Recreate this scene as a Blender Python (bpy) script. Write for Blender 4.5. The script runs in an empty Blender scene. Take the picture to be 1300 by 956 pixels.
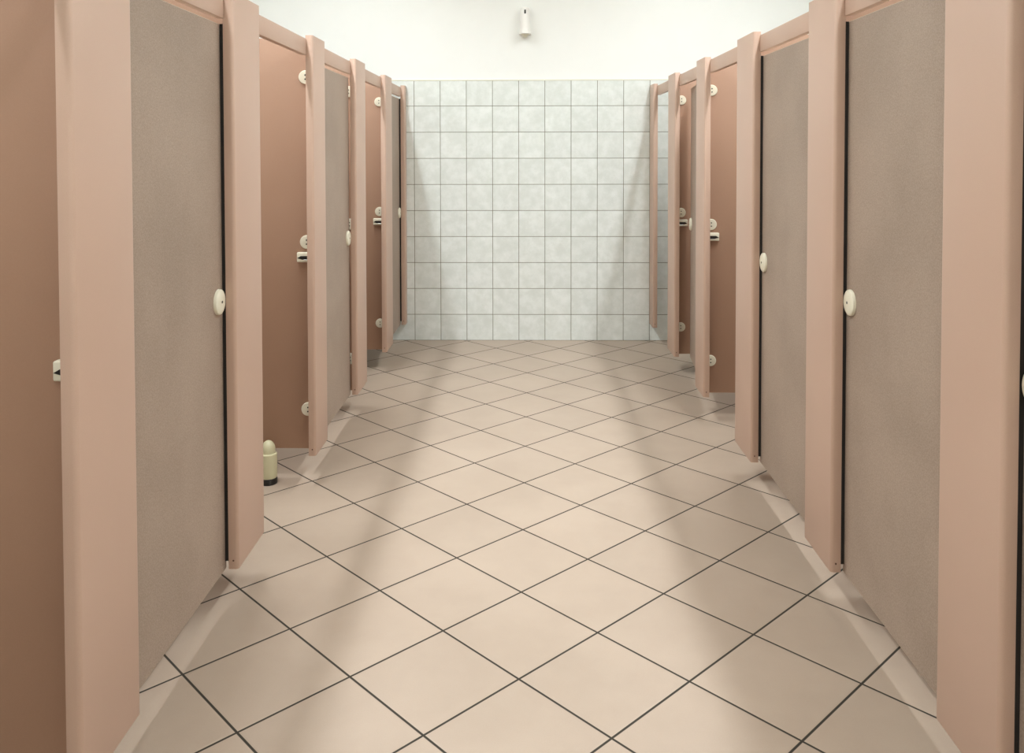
import bpy, bmesh, math, random
from mathutils import Vector, Matrix
random.seed(4)
sc = bpy.context.scene
COL = sc.collection

# ------------------------------------------------------------------ camera
F_PX, CY_PX = 1092.185, 222.18
YAW, PITCH, ROLL, CAM_H = -0.01465, 0.027944, -0.0016, 1.4512
cam_d = bpy.data.cameras.new('camera')
cam = bpy.data.objects.new('camera', cam_d)
COL.objects.link(cam)
cam_d.sensor_fit = 'HORIZONTAL'
cam_d.sensor_width = 36.0
cam_d.lens = 36.0 * F_PX / 1300.0
cam_d.shift_y = -(478.0 - CY_PX) / 1300.0
cam_d.clip_start = 0.02
fw = Vector((math.sin(YAW) * math.cos(PITCH), math.cos(YAW) * math.cos(PITCH), -math.sin(PITCH)))
rt = Vector((math.cos(YAW), -math.sin(YAW), 0))
up = rt.cross(fw)
r2 = math.cos(ROLL) * rt + math.sin(ROLL) * up
u2 = -math.sin(ROLL) * rt + math.cos(ROLL) * up
M = Matrix((r2, u2, -fw)).transposed().to_4x4()
M.translation = Vector((0, 0, CAM_H))
cam.matrix_world = M
sc.camera = cam

# ------------------------------------------------------------------ world, exposure, lamp settings
world = bpy.data.worlds.new('world')
sc.world = world
world.use_nodes = True
world.node_tree.nodes['Background'].inputs[0].default_value = (1.0, 0.97, 0.9, 1)
world.node_tree.nodes['Background'].inputs[1].default_value = 0.0
sc.view_settings.view_transform = 'Standard'
sc.view_settings.look = 'None'
sc.view_settings.gamma = 1.0
sc.view_settings.use_curve_mapping = False
sc.view_settings.exposure = -0.23
sc.cycles.use_denoising = True
sc.cycles.max_bounces = 10
sc.cycles.diffuse_bounces = 8
LAMP_X_LEFT, LAMP_X_RIGHT, LAMP_Z = -1.23, 1.31, 3.40
LAMP_COL = (0.955, 1.0, 1.035)
LAMP_FALL = (1.42, 1.85, 0.74, 0.62, 0.5)   # power share per fitting, set lower towards the entrance to balance brightness
LAMP_W = 23.0          # watts of each louvred 1.5 m fitting over the cubicles, downwards
ENTRY_W = 26.0         # the one near the entrance
UP_FILL_W = 9.5             # added fill aimed at the ceiling, raises the ambient light
SPREAD = 150.0         # cut-off of the louvres, degrees


# ------------------------------------------------------------------ materials
def srgb(r, g, b):
    f = lambda c: (c / 255 / 12.92) if c / 255 <= 0.04045 else ((c / 255 + 0.055) / 1.055) ** 2.4
    return (f(r), f(g), f(b), 1)


class NT:
    def __init__(self, name):
        self.m = bpy.data.materials.new(name)
        self.m.use_nodes = True
        self.t = self.m.node_tree
        self.b = self.t.nodes['Principled BSDF']

    def n(self, kind, **kw):
        nd = self.t.nodes.new(kind)
        for k, v in kw.items():
            setattr(nd, k, v)
        return nd

    def l(self, a, b):
        self.t.links.new(a, b)

    def math(self, op, a, b=None, clamp=False):
        nd = self.n('ShaderNodeMath', operation=op, use_clamp=clamp)
        for i, v in enumerate((a, b)):
            if v is None:
                continue
            if isinstance(v, (int, float)):
                nd.inputs[i].default_value = v
            else:
                self.l(v, nd.inputs[i])
        return nd.outputs[0]

    def mix(self, fac, a, b):
        nd = self.n('ShaderNodeMix', data_type='RGBA')
        for i, v in ((0, fac), (6, a), (7, b)):
            if isinstance(v, (int, float, tuple)):
                nd.inputs[i].default_value = v
            else:
                self.l(v, nd.inputs[i])
        return nd.outputs[2]

    def noise(self, vec, scale, detail=3, rough=0.5):
        nd = self.n('ShaderNodeTexNoise')
        nd.inputs['Scale'].default_value = scale
        nd.inputs['Detail'].default_value = detail
        nd.inputs['Roughness'].default_value = rough
        if vec is not None:
            self.l(vec, nd.inputs['Vector'])
        return nd.outputs['Fac']

    def ramp(self, v, lo, hi):
        nd = self.n('ShaderNodeMapRange', clamp=True, interpolation_type='SMOOTHSTEP')
        self.l(v, nd.inputs['Value'])
        nd.inputs['From Min'].default_value = lo
        nd.inputs['From Max'].default_value = hi
        return nd.outputs['Result']


def plain(name, col, rough=0.5, spec=0.5, metal=0.0, emit=None, strength=0):
    k = NT(name)
    k.b.inputs['Base Color'].default_value = col
    k.b.inputs['Roughness'].default_value = rough
    k.b.inputs['Specular IOR Level'].default_value = spec
    k.b.inputs['Metallic'].default_value = metal
    if emit:
        k.b.inputs['Emission Color'].default_value = emit
        k.b.inputs['Emission Strength'].default_value = strength
    return k.m


def laminate(name, dark, light, fine, rough, fleck=0.5, bump=0.03):
    """High pressure laminate with a fine cloudy fleck and slight orange peel."""
    k = NT(name)
    pos = k.n('ShaderNodeNewGeometry').outputs['Position']
    a = k.noise(pos, fine, 4, 0.65)
    b = k.noise(pos, 3.0, 3, 0.5)
    s = k.math('ADD', k.math('MULTIPLY', k.ramp(a, 0.3, 0.7), fleck),
               k.math('MULTIPLY', k.ramp(b, 0.3, 0.7), 1 - fleck))
    k.l(k.mix(s, dark, light), k.b.inputs['Base Color'])
    k.b.inputs['Roughness'].default_value = rough
    k.b.inputs['Specular IOR Level'].default_value = 0.35
    bp = k.n('ShaderNodeBump')
    bp.inputs['Strength'].default_value = bump
    bp.inputs['Distance'].default_value = 0.001
    k.l(a, bp.inputs['Height'])
    k.l(bp.outputs[0], k.b.inputs['Normal'])
    return k.m


def tiles(name, origin, rot, size, grout_w, axes, tile_fn, grout_col, rough, spec, bump):
    k = NT(name)
    pos = k.n('ShaderNodeNewGeometry').outputs['Position']
    sub = k.n('ShaderNodeVectorMath', operation='SUBTRACT')
    k.l(pos, sub.inputs[0])
    sub.inputs[1].default_value = origin
    vr = k.n('ShaderNodeVectorRotate', rotation_type='Z_AXIS')
    k.l(sub.outputs[0], vr.inputs['Vector'])
    vr.inputs['Angle'].default_value = rot
    sx = k.n('ShaderNodeSeparateXYZ')
    k.l(vr.outputs[0], sx.inputs[0])
    es, ids = [], []
    for ax in axes:
        q = k.math('DIVIDE', sx.outputs[ax], size)
        ids.append(k.math('FLOOR', q))
        fr = k.math('FRACT', q)
        es.append(k.math('MINIMUM', fr, k.math('SUBTRACT', 1.0, fr)))
    edge = k.math('MULTIPLY', k.math('MINIMUM', es[0], es[1]), size)
    h = k.ramp(edge, grout_w * 0.35, grout_w * 0.62)            # 0 in the joint, 1 on the tile
    hb = k.ramp(edge, grout_w * 0.4, grout_w * 1.3)
    cb = k.n('ShaderNodeCombineXYZ')
    k.l(ids[0], cb.inputs[0]); k.l(ids[1], cb.inputs[1])
    wn = k.n('ShaderNodeTexWhiteNoise', noise_dimensions='3D')
    k.l(cb.outputs[0], wn.inputs['Vector'])
    col = tile_fn(k, pos, wn)
    k.l(k.mix(h, grout_col, col), k.b.inputs['Base Color'])
    rr = k.n('ShaderNodeMapRange')
    k.l(h, rr.inputs['Value'])
    rr.inputs['To Min'].default_value = 0.9
    rr.inputs['To Max'].default_value = rough
    k.l(rr.outputs[0], k.b.inputs['Roughness'])
    k.b.inputs['Specular IOR Level'].default_value = spec
    bp = k.n('ShaderNodeBump')
    bp.inputs['Strength'].default_value = bump
    bp.inputs['Distance'].default_value = 0.002
    k.l(hb, bp.inputs['Height'])
    k.l(bp.outputs[0], k.b.inputs['Normal'])
    return k.m


def floor_tile(k, pos, wn):
    c = k.mix(k.ramp(k.noise(pos, 2.3, 4, 0.6), 0.3, 0.7), FLOOR_A, FLOOR_B)
    c = k.mix(k.math('MULTIPLY', k.ramp(k.noise(pos, 260, 2, 0.6), 0.35, 0.75), 0.10), c, FLOOR_C)
    hs = k.n('ShaderNodeHueSaturation')
    k.l(c, hs.inputs['Color'])
    k.l(k.math('ADD', k.math('MULTIPLY', wn.outputs['Value'], 0.06), 0.97), hs.inputs['Value'])
    return hs.outputs[0]


def wall_tile(k, pos, wn):
    off = k.n('ShaderNodeVectorMath', operation='MULTIPLY_ADD')
    k.l(wn.outputs['Color'], off.inputs[0])
    off.inputs[1].default_value = (9, 9, 9)
    k.l(pos, off.inputs[2])
    c = k.mix(k.ramp(k.noise(off.outputs[0], 14, 6, 0.62), 0.32, 0.72), WALL_A, WALL_B)
    hs = k.n('ShaderNodeHueSaturation')
    k.l(c, hs.inputs['Color'])
    k.l(k.math('ADD', k.math('MULTIPLY', wn.outputs['Value'], 0.05), 0.975), hs.inputs['Value'])
    return hs.outputs[0]


FLOOR_A, FLOOR_B, FLOOR_C = srgb(163, 147, 131), srgb(170, 154, 138), srgb(144, 126, 110)
WALL_A, WALL_B = srgb(215, 221, 216), srgb(229, 234, 231)
GX, GY, GR = -0.01753, 2.32496, -0.0102
MAT_FLOOR = tiles('floor_tiles', (GX, GY, 0), -(GR + math.radians(45)), 0.33, 0.0068, (0, 1),
                  floor_tile, srgb(48, 44, 36), 0.42, 0.35, 0.35)
MAT_WALLTILE = tiles('wall_tiles', (-0.8419, 0, 0), 0.0, 0.1993, 0.0042, (0, 2),
                     wall_tile, srgb(112, 112, 92), 0.22, 0.5, 0.3)


def plaster(name, c1, c2):
    k = NT(name)
    pos = k.n('ShaderNodeNewGeometry').outputs['Position']
    k.l(k.mix(k.noise(pos, 5, 4, 0.6), c1, c2), k.b.inputs['Base Color'])
    k.b.inputs['Roughness'].default_value = 0.85
    bp = k.n('ShaderNodeBump')
    bp.inputs['Strength'].default_value = 0.08
    bp.inputs['Distance'].default_value = 0.001
    k.l(k.noise(pos, 180, 3, 0.6), bp.inputs['Height'])
    k.l(bp.outputs[0], k.b.inputs['Normal'])
    return k.m


MAT_PLASTER = plaster('white_plaster', srgb(233, 235, 232), srgb(238, 240, 237))
MAT_CEIL = plaster('ceiling_paint', srgb(228, 228, 222), srgb(232, 232, 226))
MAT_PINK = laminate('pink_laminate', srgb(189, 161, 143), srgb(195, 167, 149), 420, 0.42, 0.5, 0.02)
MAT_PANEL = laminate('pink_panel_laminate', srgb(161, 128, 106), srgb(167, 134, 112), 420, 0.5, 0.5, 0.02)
MAT_GREY = laminate('grey_door_laminate', srgb(139, 123, 109), srgb(173, 155, 140), 260, 0.55, 0.7, 0.12)
MAT_EDGE = plain('door_edge_banding', srgb(190, 172, 150), 0.5)
MAT_CREAM = plain('cream_plastic', srgb(222, 218, 198), 0.35)
MAT_WHITE = plain('white_plastic', srgb(232, 230, 226), 0.4)
MAT_BLACK = plain('plain_black', srgb(22, 19, 17), 0.5)
MAT_CHROME = plain('brushed_steel', srgb(190, 188, 180), 0.3, 0.5, 1.0)
MAT_SCREW = plain('screw_brown', srgb(92, 62, 46), 0.5)
MAT_TRIM = plain('tile_trim_cream', srgb(226, 226, 210), 0.4)
MAT_HOLDER = plain('pale_green_plastic', srgb(204, 200, 166), 0.35)
MAT_DIFF = plain('lamp_diffuser', srgb(245, 243, 235), 0.5, emit=(1, 0.95, 0.86, 1), strength=2)
MAT_METAL_W = plain('white_enamel', srgb(230, 230, 224), 0.4)


# ------------------------------------------------------------------ mesh helpers
def box_bm(x0, x1, y0, y1, z0, z1, bev=0.0, seg=2, bm=None):
    own = bm is None
    nb = bmesh.new()
    xs, ys, zs = sorted((x0, x1)), sorted((y0, y1)), sorted((z0, z1))
    vs = [nb.verts.new((x, y, z)) for z in zs for y in ys for x in xs]
    for f in ((0, 2, 3, 1), (4, 5, 7, 6), (0, 1, 5, 4), (2, 6, 7, 3), (0, 4, 6, 2), (1, 3, 7, 5)):
        nb.faces.new([vs[i] for i in f])
    if bev:
        bmesh.ops.bevel(nb, geom=nb.edges[:], offset=bev, segments=seg, profile=0.5, affect='EDGES')
    if own:
        return nb
    join(bm, nb)
    return bm


def join(bm, other):
    me = bpy.data.meshes.new('t')
    other.to_mesh(me)
    other.free()
    bm.from_mesh(me)
    bpy.data.meshes.remove(me)


def lathe_bm(profile, n=40, axis='Z', flip=1, at=(0, 0, 0)):
    """profile = [(r, h)...] revolved about an axis; ends closed when r == 0."""
    bm = bmesh.new()
    rings = []
    for r, h in profile:
        if r <= 1e-9:
            rings.append([bm.verts.new((0, 0, h))])
        else:
            rings.append([bm.verts.new((r * math.cos(2 * math.pi * i / n), r * math.sin(2 * math.pi * i / n), h)) for i in range(n)])
    for a, b in zip(rings, rings[1:]):
        for i in range(n):
            j = (i + 1) % n
            if len(a) == 1 and len(b) == 1:
                continue
            if len(a) == 1:
                bm.faces.new((a[0], b[j], b[i]))
            elif len(b) == 1:
                bm.faces.new((a[i], a[j], b[0]))
            else:
                bm.faces.new((a[i], a[j], b[j], b[i]))
    if axis == 'X':
        bmesh.ops.rotate(bm, verts=bm.verts, cent=(0, 0, 0), matrix=Matrix.Rotation(math.radians(90 * flip), 3, 'Y'))
    if axis == 'Y':
        bmesh.ops.rotate(bm, verts=bm.verts, cent=(0, 0, 0), matrix=Matrix.Rotation(math.radians(-90 * flip), 3, 'X'))
    bmesh.ops.translate(bm, verts=bm.verts, vec=at)
    bmesh.ops.recalc_face_normals(bm, faces=bm.faces)
    return bm


def obj(name, bm, mats, parent=None, smooth=False, kind=None):
    me = bpy.data.meshes.new(name)
    bm.normal_update()
    bm.to_mesh(me)
    bm.free()
    for m in (mats if isinstance(mats, (list, tuple)) else [mats]):
        me.materials.append(m)
    if smooth:
        me.polygons.foreach_set('use_smooth', [True] * len(me.polygons))
        try:
            me.set_sharp_from_angle(angle=math.radians(35))
        except Exception:
            pass
    o = bpy.data.objects.new(name, me)
    COL.objects.link(o)
    if parent:
        o.parent = parent
    if kind:
        o['kind'] = kind
    return o


def thing(name, label, cat, loc=(0, 0, 0), group=None):
    o = bpy.data.objects.new(name, None)
    o.empty_display_size = 0.1
    COL.objects.link(o)
    o.location = loc
    o['label'] = label
    o['category'] = cat
    if group:
        o['group'] = group
    return o


# ------------------------------------------------------------------ the room
YB = 6.557          # face of the tiled end wall
YF = -2.6           # wall behind the camera
XS_L, XS_R = -2.22, 2.27
H_CEIL = 3.78
TILE_TOP = 1.985


def struct(name, bm, m):
    return obj(name, bm, m, kind='structure')


struct('floor', box_bm(XS_L - 0.1, XS_R + 0.1, YF - 0.1, YB + 0.1, -0.1, 0), MAT_FLOOR)
struct('ceiling', box_bm(XS_L - 0.1, XS_R + 0.1, YF - 0.1, YB + 0.1, H_CEIL, H_CEIL + 0.1), MAT_CEIL)
struct('wall_back', box_bm(XS_L, XS_R, YB + 0.008, YB + 0.15, 0, H_CEIL), MAT_PLASTER)
struct('wall_left', box_bm(XS_L - 0.15, XS_L, YF, YB + 0.15, 0, H_CEIL), MAT_PLASTER)
struct('wall_right', box_bm(XS_R, XS_R + 0.15, YF, YB + 0.15, 0, H_CEIL), MAT_PLASTER)
struct('wall_front', box_bm(XS_L, XS_R, YF - 0.15, YF, 0, H_CEIL), MAT_PLASTER)
# glazed tile facing of the end wall and the cream edge strip that finishes it
struct('wall_back_tiling', box_bm(XS_L, XS_R, YB, YB + 0.008, 0, TILE_TOP), MAT_WALLTILE)
struct('trim_1', box_bm(XS_L, XS_R, YB - 0.002, YB + 0.008, TILE_TOP, TILE_TOP + 0.012, 0.003, 2), MAT_TRIM)

# ------------------------------------------------------------------ cubicles
POST_Z0, POST_Z1 = 0.138, 1.945
RAIL_Z0, RAIL_Z1 = 1.861, 1.930
DOOR_Z0, DOOR_Z1 = 0.136, 1.846
PANEL_Z0, PANEL_Z1 = 0.128, 1.948
CLAMP_Z = (0.305, 1.050, 1.777)
LEFT = [(0.70, 0.98), (1.700, 1.968), (2.655, 2.928), (3.660, 3.885), (4.590, 4.870), (5.570, 5.842), (6.462, YB - 0.001)]
RIGHT = [(0.70, 0.98), (1.709, 1.974), (2.655, 2.911), (3.600, 3.880), (4.560, 4.790), (5.460, 5.722), (6.362, YB - 0.001)]
SIDES = {
    'left': dict(s=-1, face=0.900, posts=LEFT, wall=-XS_L, states=['open', 'closed', 'open', 'closed', 'open', 'closed']),
    'right': dict(s=1, face=0.950, posts=RIGHT, wall=XS_R, states=['closed', 'closed', 'closed', 'open', 'ajar', 'open']),
}
LABELS = {
    ('left', 0): 'open pink cubicle at the left edge, cream latch keeper beside its post',
    ('left', 1): 'nearest cubicle with closed grey door on the left side of the aisle',
    ('left', 2): 'open pink cubicle on the left with the cream domed holder on its floor',
    ('left', 3): 'left cubicle with closed grey door between two open cubicles, second grey door along',
    ('left', 4): 'farthest open cubicle on the left, dark pink panel with a slanting shadow',
    ('left', 5): 'last cubicle on the left against the tiled wall, narrow closed grey door',
    ('right', 0): 'cubicle at the right edge of the picture, sliver of closed grey door behind wide post',
    ('right', 1): 'nearest fully visible cubicle with closed grey door on the right side of the aisle',
    ('right', 2): 'right cubicle with closed grey door just before the open pink cubicle',
    ('right', 3): 'open pink cubicle on the right with cream clamps and latch keeper',
    ('right', 4): 'right cubicle with grey door slightly ajar, far down the aisle',
    ('right', 5): 'last cubicle on the right, open with tiled end wall seen inside',
}
POST_T = 0.032


def post(parent, s, face, y0, y1, z0=POST_Z0, rounded=True):
    """Pink pilaster panel with soft rounded long edges."""
    nb = box_bm(s * face, s * (face + POST_T), y0, y1, z0, POST_Z1)
    ed = []
    for e in nb.edges:
        a, b = e.verts
        if abs(a.co.x - s * face) < 1e-6 and abs(b.co.x - s * face) < 1e-6 and abs(a.co.z - b.co.z) > 0.5:
            ed.append(e)
    bmesh.ops.bevel(nb, geom=ed, offset=0.011, segments=6, profile=0.5, affect='EDGES')
    rest = [e for e in nb.edges if len(e.link_faces) == 2 and e.calc_face_angle(0) > 0.8]
    bmesh.ops.bevel(nb, geom=rest, offset=0.0015, segments=2, profile=0.5, affect='EDGES')
    o = obj('post', nb, MAT_PINK, parent, smooth=True)
    return o


def screw(parent, x, y, z, r=0.0028):
    obj('screw', lathe_bm([(0, -0.001), (r, -0.001), (r, 0.0008), (r * 0.6, 0.0015), (0, 0.0015)], 14, 'Y', -1, (x, y, z)), MAT_SCREW, parent, smooth=True)


def clamp_disc(parent, x, y, z):
    """Round cream fixing disc on the panel's front face, with two screw holes."""
    o = obj('clamp_disc', lathe_bm([(0, 0), (0.0305, 0), (0.0305, 0.004), (0.028, 0.0075), (0.012, 0.009), (0, 0.009)], 36, 'Y', -1, (x, y, z)),
            MAT_CREAM, parent, smooth=True)
    b = bmesh.new()
    for dz in (-0.009, 0.009):
        join(b, lathe_bm([(0, 0.0085), (0.0035, 0.0085), (0.0035, 0.0096), (0, 0.0096)], 12, 'Y', -1, (x, y, z + dz)))
    obj('screw_holes', b, MAT_BLACK, o)


def keeper(parent, s, face, y, z):
    """Cream latch keeper screwed to the panel's front face: a box with a black slot and a steel strike."""
    q = face + POST_T + 0.012
    x0, x1 = s * q, s * (q + 0.060)
    b = box_bm(x0, x1, y - 0.024, y, z - 0.022, z + 0.022, 0.0045, 3)
    k = obj('latch_keeper', b, MAT_CREAM, parent, smooth=True)
    k['label'] = 'cream latch keeper with a black slot'
    sb = bmesh.new()
    pts = [(0.003, -0.010), (0.034, -0.010), (0.0575, -0.003), (0.042, 0.006), (0.003, 0.006)]
    fr = [sb.verts.new((s * (q + px), y - 0.0252, z + pz)) for px, pz in pts]
    bk = [sb.verts.new((s * (q + px), y - 0.020, z + pz)) for px, pz in pts]
    sb.faces.new(fr); sb.faces.new(bk[::-1])
    for i in range(len(pts)):
        j = (i + 1) % len(pts)
        sb.faces.new((fr[i], bk[i], bk[j], fr[j]))
    bmesh.ops.recalc_face_normals(sb, faces=sb.faces)
    obj('slot', sb, MAT_BLACK, k)
    obj('strike', box_bm(x0, s * (q + 0.030), y - 0.0268, y - 0.0235, z - 0.0125, z - 0.0098, 0.0008, 1), MAT_CHROME, k)


def door(parent, s, face, y0, y1, angle, inset=0.035):
    """Grey inward opening leaf hinged behind the near post."""
    xd = face + POST_T + 0.011
    th = 0.020
    w = (y1 + 0.015) - (y0 - 0.012)
    hy = y0 - 0.012
    piv = bpy.data.objects.new('door', None)
    b = box_bm(0, s * th, 0, w, DOOR_Z0, DOOR_Z1, 0.0022, 2)
    for f in b.faces:
        n = f.normal
        c = f.calc_center_median()
        f.material_index = 0 if abs(f.normal.x) > 0.99 else 1
    d = obj('door', b, [MAT_GREY, MAT_EDGE], parent)
    d.location = (s * xd, hy, 0)
    d.rotation_euler.z = -s * math.radians(angle)
    if angle:
        d['label'] = 'grey door leaf swung inward'
    bpy.data.objects.remove(piv)
    # round cream lock rosette with a central indicator hole
    hr = 0.040
    hyk = w - 0.015 - inset
    kz = 0.988
    kn = obj('lock_rosette', lathe_bm([(0, 0), (hr, 0), (hr, 0.004), (hr * 0.96, 0.0085), (hr * 0.84, 0.0115), (hr * 0.55, 0.0125), (0, 0.013)],
                                      48, 'X', -s, (0, hyk, kz)), MAT_CREAM, d, smooth=True)
    kn['label'] = 'round cream door lock rosette'
    hb = lathe_bm([(0, 0.0122), (0.0042, 0.0122), (0.0042, 0.0138), (0, 0.0138)], 14, 'X', -s, (0, hyk, kz))
    obj('keyhole', hb, MAT_BLACK, d)
    # inner thumb turn
    tb = lathe_bm([(0, 0), (0.028, 0), (0.028, 0.006), (0.012, 0.009), (0.012, 0.02), (0, 0.02)], 28, 'X', s, (s * th, hyk, kz))
    box_bm(s * (th + 0.018), s * (th + 0.030), hyk - 0.022, hyk + 0.022, kz - 0.005, kz + 0.005, 0.002, 2, tb)
    obj('thumb_turn', tb, MAT_CREAM, d, smooth=True)
    # two barrel hinges on the inside face
    for hz in (0.42, 1.60):
        hb = lathe_bm([(0, -0.04), (0.006, -0.04), (0.006, 0.04), (0, 0.04)], 16, 'Z', 1, (s * (th + 0.004), 0.008, hz))
        box_bm(s * th, s * (th + 0.003), 0.008, 0.05, hz - 0.035, hz + 0.035, 0.0005, 1, hb)
        obj('hinge', hb, MAT_CHROME, d, smooth=True)
    return d


for side, S in SIDES.items():
    s, face, posts = S['s'], S['face'], S['posts']
    for k in range(6):
        a, b = posts[k], posts[k + 1]
        st = S['states'][k]
        t = thing('toilet_cubicle', LABELS[(side, k)], 'toilet cubicle', (s * (face + 0.5), (a[1] + b[0]) / 2, 0),
                  'toilet cubicles along the %s side of the aisle' % side)
        org = Vector(t.location)
        kids = []
        before = set(bpy.data.objects)
        if k == 0:
            post(t, s, face, *a)
        # far post, the one the door closes on
        p = post(t, s, face, *b)
        screw(p, s * (face + 0.016), b[0] - 0.0005, POST_Z0 + 0.028)
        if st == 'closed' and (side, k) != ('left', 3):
            obj('gap_shade_strip', box_bm(s * (face + POST_T), s * (face + POST_T + 0.0105), b[0] + 0.002, b[0] + 0.012, POST_Z0 + 0.026, POST_Z1 - 0.10), MAT_BLACK, p)  # black strip standing in for the shade in the closed door's gap
        if st == 'open' or st == 'ajar':
            want_keeper = k < 5
        else:
            want_keeper = False
        # head rail between the posts
        obj('head_rail', box_bm(s * (face + POST_T - 0.004), s * (face + POST_T + 0.020), a[1] + 0.0005, b[0] - 0.0005, RAIL_Z0, RAIL_Z1, 0.002, 2), MAT_PINK, t, smooth=True)
        # dividing panel behind the far post
        if k < 5:
            py = b[0] + 0.125
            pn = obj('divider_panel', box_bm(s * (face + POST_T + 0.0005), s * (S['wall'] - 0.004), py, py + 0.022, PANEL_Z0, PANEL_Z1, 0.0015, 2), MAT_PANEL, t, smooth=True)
            for cz in CLAMP_Z:
                if k == 0 and cz == CLAMP_Z[1]:
                    continue
                clamp_disc(pn, s * (face + POST_T + 0.0315), py, cz)
            if want_keeper:
                keeper(pn, s, face, py, 0.984)
            fx = s * (S['wall'] - 0.30)
            obj('panel_foot', lathe_bm([(0, 0), (0.022, 0), (0.022, 0.008), (0.010, 0.014), (0.010, PANEL_Z0), (0, PANEL_Z0)], 20, 'Z', 1, (fx, py + 0.011, 0)), MAT_CHROME, pn, smooth=True)
        door(t, s, face, a[1], b[0], {'closed': 0, 'open': 88, 'ajar': 5}[st], 0.041 if (side, k) == ('right', 0) else 0.035)
        new = [o for o in bpy.data.objects if o not in before and o.parent == t]
        for o in new:
            o.location = Vector(o.location) - org

# the holder on the floor of the open cubicle
def holder():
    x, y = -1.122, 3.712
    t = thing('toilet_brush_holder', 'small cream bottle-shaped brush holder with domed lid on floor behind left post', 'brush holder', (x, y, 0))
    r = 0.0375
    obj('base', lathe_bm([(0, 0), (r * 0.98, 0), (r, 0.004), (r, 0.021), (r * 0.9, 0.027), (0, 0.027)], 40), MAT_BLACK, t, smooth=True)['label'] = 'dark base ring'
    bm = lathe_bm([(0, 0.0265), (r * 0.93, 0.0265), (r * 0.97, 0.034), (r, 0.045), (r, 0.122), (r * 0.985, 0.131), (r * 0.80, 0.134), (0, 0.134)], 40)
    obj('container', bm, MAT_HOLDER, t, smooth=True)
    rl = r * 0.79
    prof = [(0, 0.1335), (rl, 0.1335), (rl, 0.150)]
    prof += [(rl * math.cos(a), 0.150 + 0.038 * math.sin(a)) for a in [math.pi / 2 * i / 8 for i in range(1, 8)]] + [(0, 0.188)]
    obj('lid', lathe_bm(prof, 40), MAT_HOLDER, t, smooth=True)


holder()

# ------------------------------------------------------------------ dispenser high on the end wall
def dispenser():
    x, z0, z1 = 0.005, 2.332, 2.540
    yw = YB + 0.008
    t = thing('air_freshener', 'small white dispenser high on the wall above the tiles', 'air freshener', (x, yw, z0))
    bm = bmesh.new()
    rows = []
    n = 20
    prof = [(z0, 0.046, 0.105), (z0 + 0.012, 0.0435, 0.101), (z0 + 0.05, 0.040, 0.095), (z0 + 0.15, 0.038, 0.088), (z1 - 0.028, 0.037, 0.080),
            (z1 - 0.012, 0.033, 0.066), (z1 - 0.003, 0.024, 0.045), (z1, 0.012, 0.02)]
    for z, hw, dp in prof:
        ring = []
        for i in range(n + 1):
            a = math.pi * i / n
            ca, sa = math.cos(a), math.sin(a)
            ring.append(bm.verts.new((hw * (abs(ca) ** 0.8) * (1 if ca > 0 else -1), -dp * (sa ** 0.75), z - z0)))
        rows.append(ring)
    for A, B in zip(rows, rows[1:]):
        for i in range(n):
            bm.faces.new((A[i], A[i + 1], B[i + 1], B[i]))
    bm.faces.new(rows[-1]); 
    bm.faces.new([r[0] for r in rows] + [r[-1] for r in reversed(rows)])
    # underside recessed
    bm.faces.new(rows[0][::-1])
    bmesh.ops.recalc_face_normals(bm, faces=bm.faces)
    obj('housing', bm, MAT_WHITE, t, smooth=True)
    obj('indicator_slot', box_bm(-0.006, 0.006, -0.090, -0.080, 0.148, 0.178, 0.002, 2), MAT_BLACK, t)
    nz = lathe_bm([(0, -0.026), (0.012, -0.024), (0.020, -0.010), (0.034, -0.001), (0, -0.001)], 24, 'Z', 1, (0, -0.048, 0))
    obj('nozzle', nz, MAT_CREAM, t, smooth=True)


dispenser()

# ------------------------------------------------------------------ ceiling lamps (above the frame) that light the place
def lamp(x, y, watts, up, length, label, name='ceiling_lamp'):
    t = thing(name, label, 'ceiling lamp', (x, y, LAMP_Z), 'ceiling batten lamps')
    obj('housing', box_bm(-0.035, 0.035, -length / 2, length / 2, 0.05, 0.085, 0.006, 2), MAT_METAL_W, t, smooth=True)
    for ry in (-length * 0.36, length * 0.36):
        obj('suspension_rod', lathe_bm([(0, 0.08), (0.005, 0.08), (0.005, H_CEIL - LAMP_Z - 0.02), (0.03, H_CEIL - LAMP_Z - 0.015), (0.03, H_CEIL - LAMP_Z), (0, H_CEIL - LAMP_Z)], 16, 'Z', 1, (0, ry, 0)), MAT_METAL_W, t, smooth=True)
    obj('diffuser', box_bm(-0.03, 0.03, -length / 2 + 0.01, length / 2 - 0.01, 0.008, 0.052, 0.008, 3), MAT_DIFF, t, smooth=True)
    for nm, w, zz, rx, spr in (('tube_light', watts, 0.0, 0.0, SPREAD), ('uplight_fill', up, 0.09, math.pi, 180)):  # the upward area light is added for ambient fill
        ld = bpy.data.lights.new(nm, 'AREA')
        ld.shape = 'RECTANGLE'
        ld.size, ld.size_y = 0.08, length - 0.04
        ld.energy = w
        ld.spread = math.radians(spr)
        ld.color = LAMP_COL
        lo = bpy.data.objects.new(nm, ld)
        COL.objects.link(lo)
        lo.location.z = zz
        lo.rotation_euler.x = rx
        lo.parent = t


ORD = ['nearest the end wall', 'second from the end wall', 'third from the end wall', 'fourth from the end wall', 'farthest from the end wall']
for sx, w in ((LAMP_X_LEFT, 'left'), (LAMP_X_RIGHT, 'right')):
    for i in range(5):
        lamp(sx, 4.95 - 1.62 * i, LAMP_W * LAMP_FALL[i], UP_FILL_W * LAMP_FALL[i], 1.5, 'white batten ceiling lamp over the %s cubicles, %s' % (w, ORD[i]))
lamp(0.0, -0.9, ENTRY_W, UP_FILL_W, 1.2, 'white batten ceiling lamp over the middle of the aisle entrance')
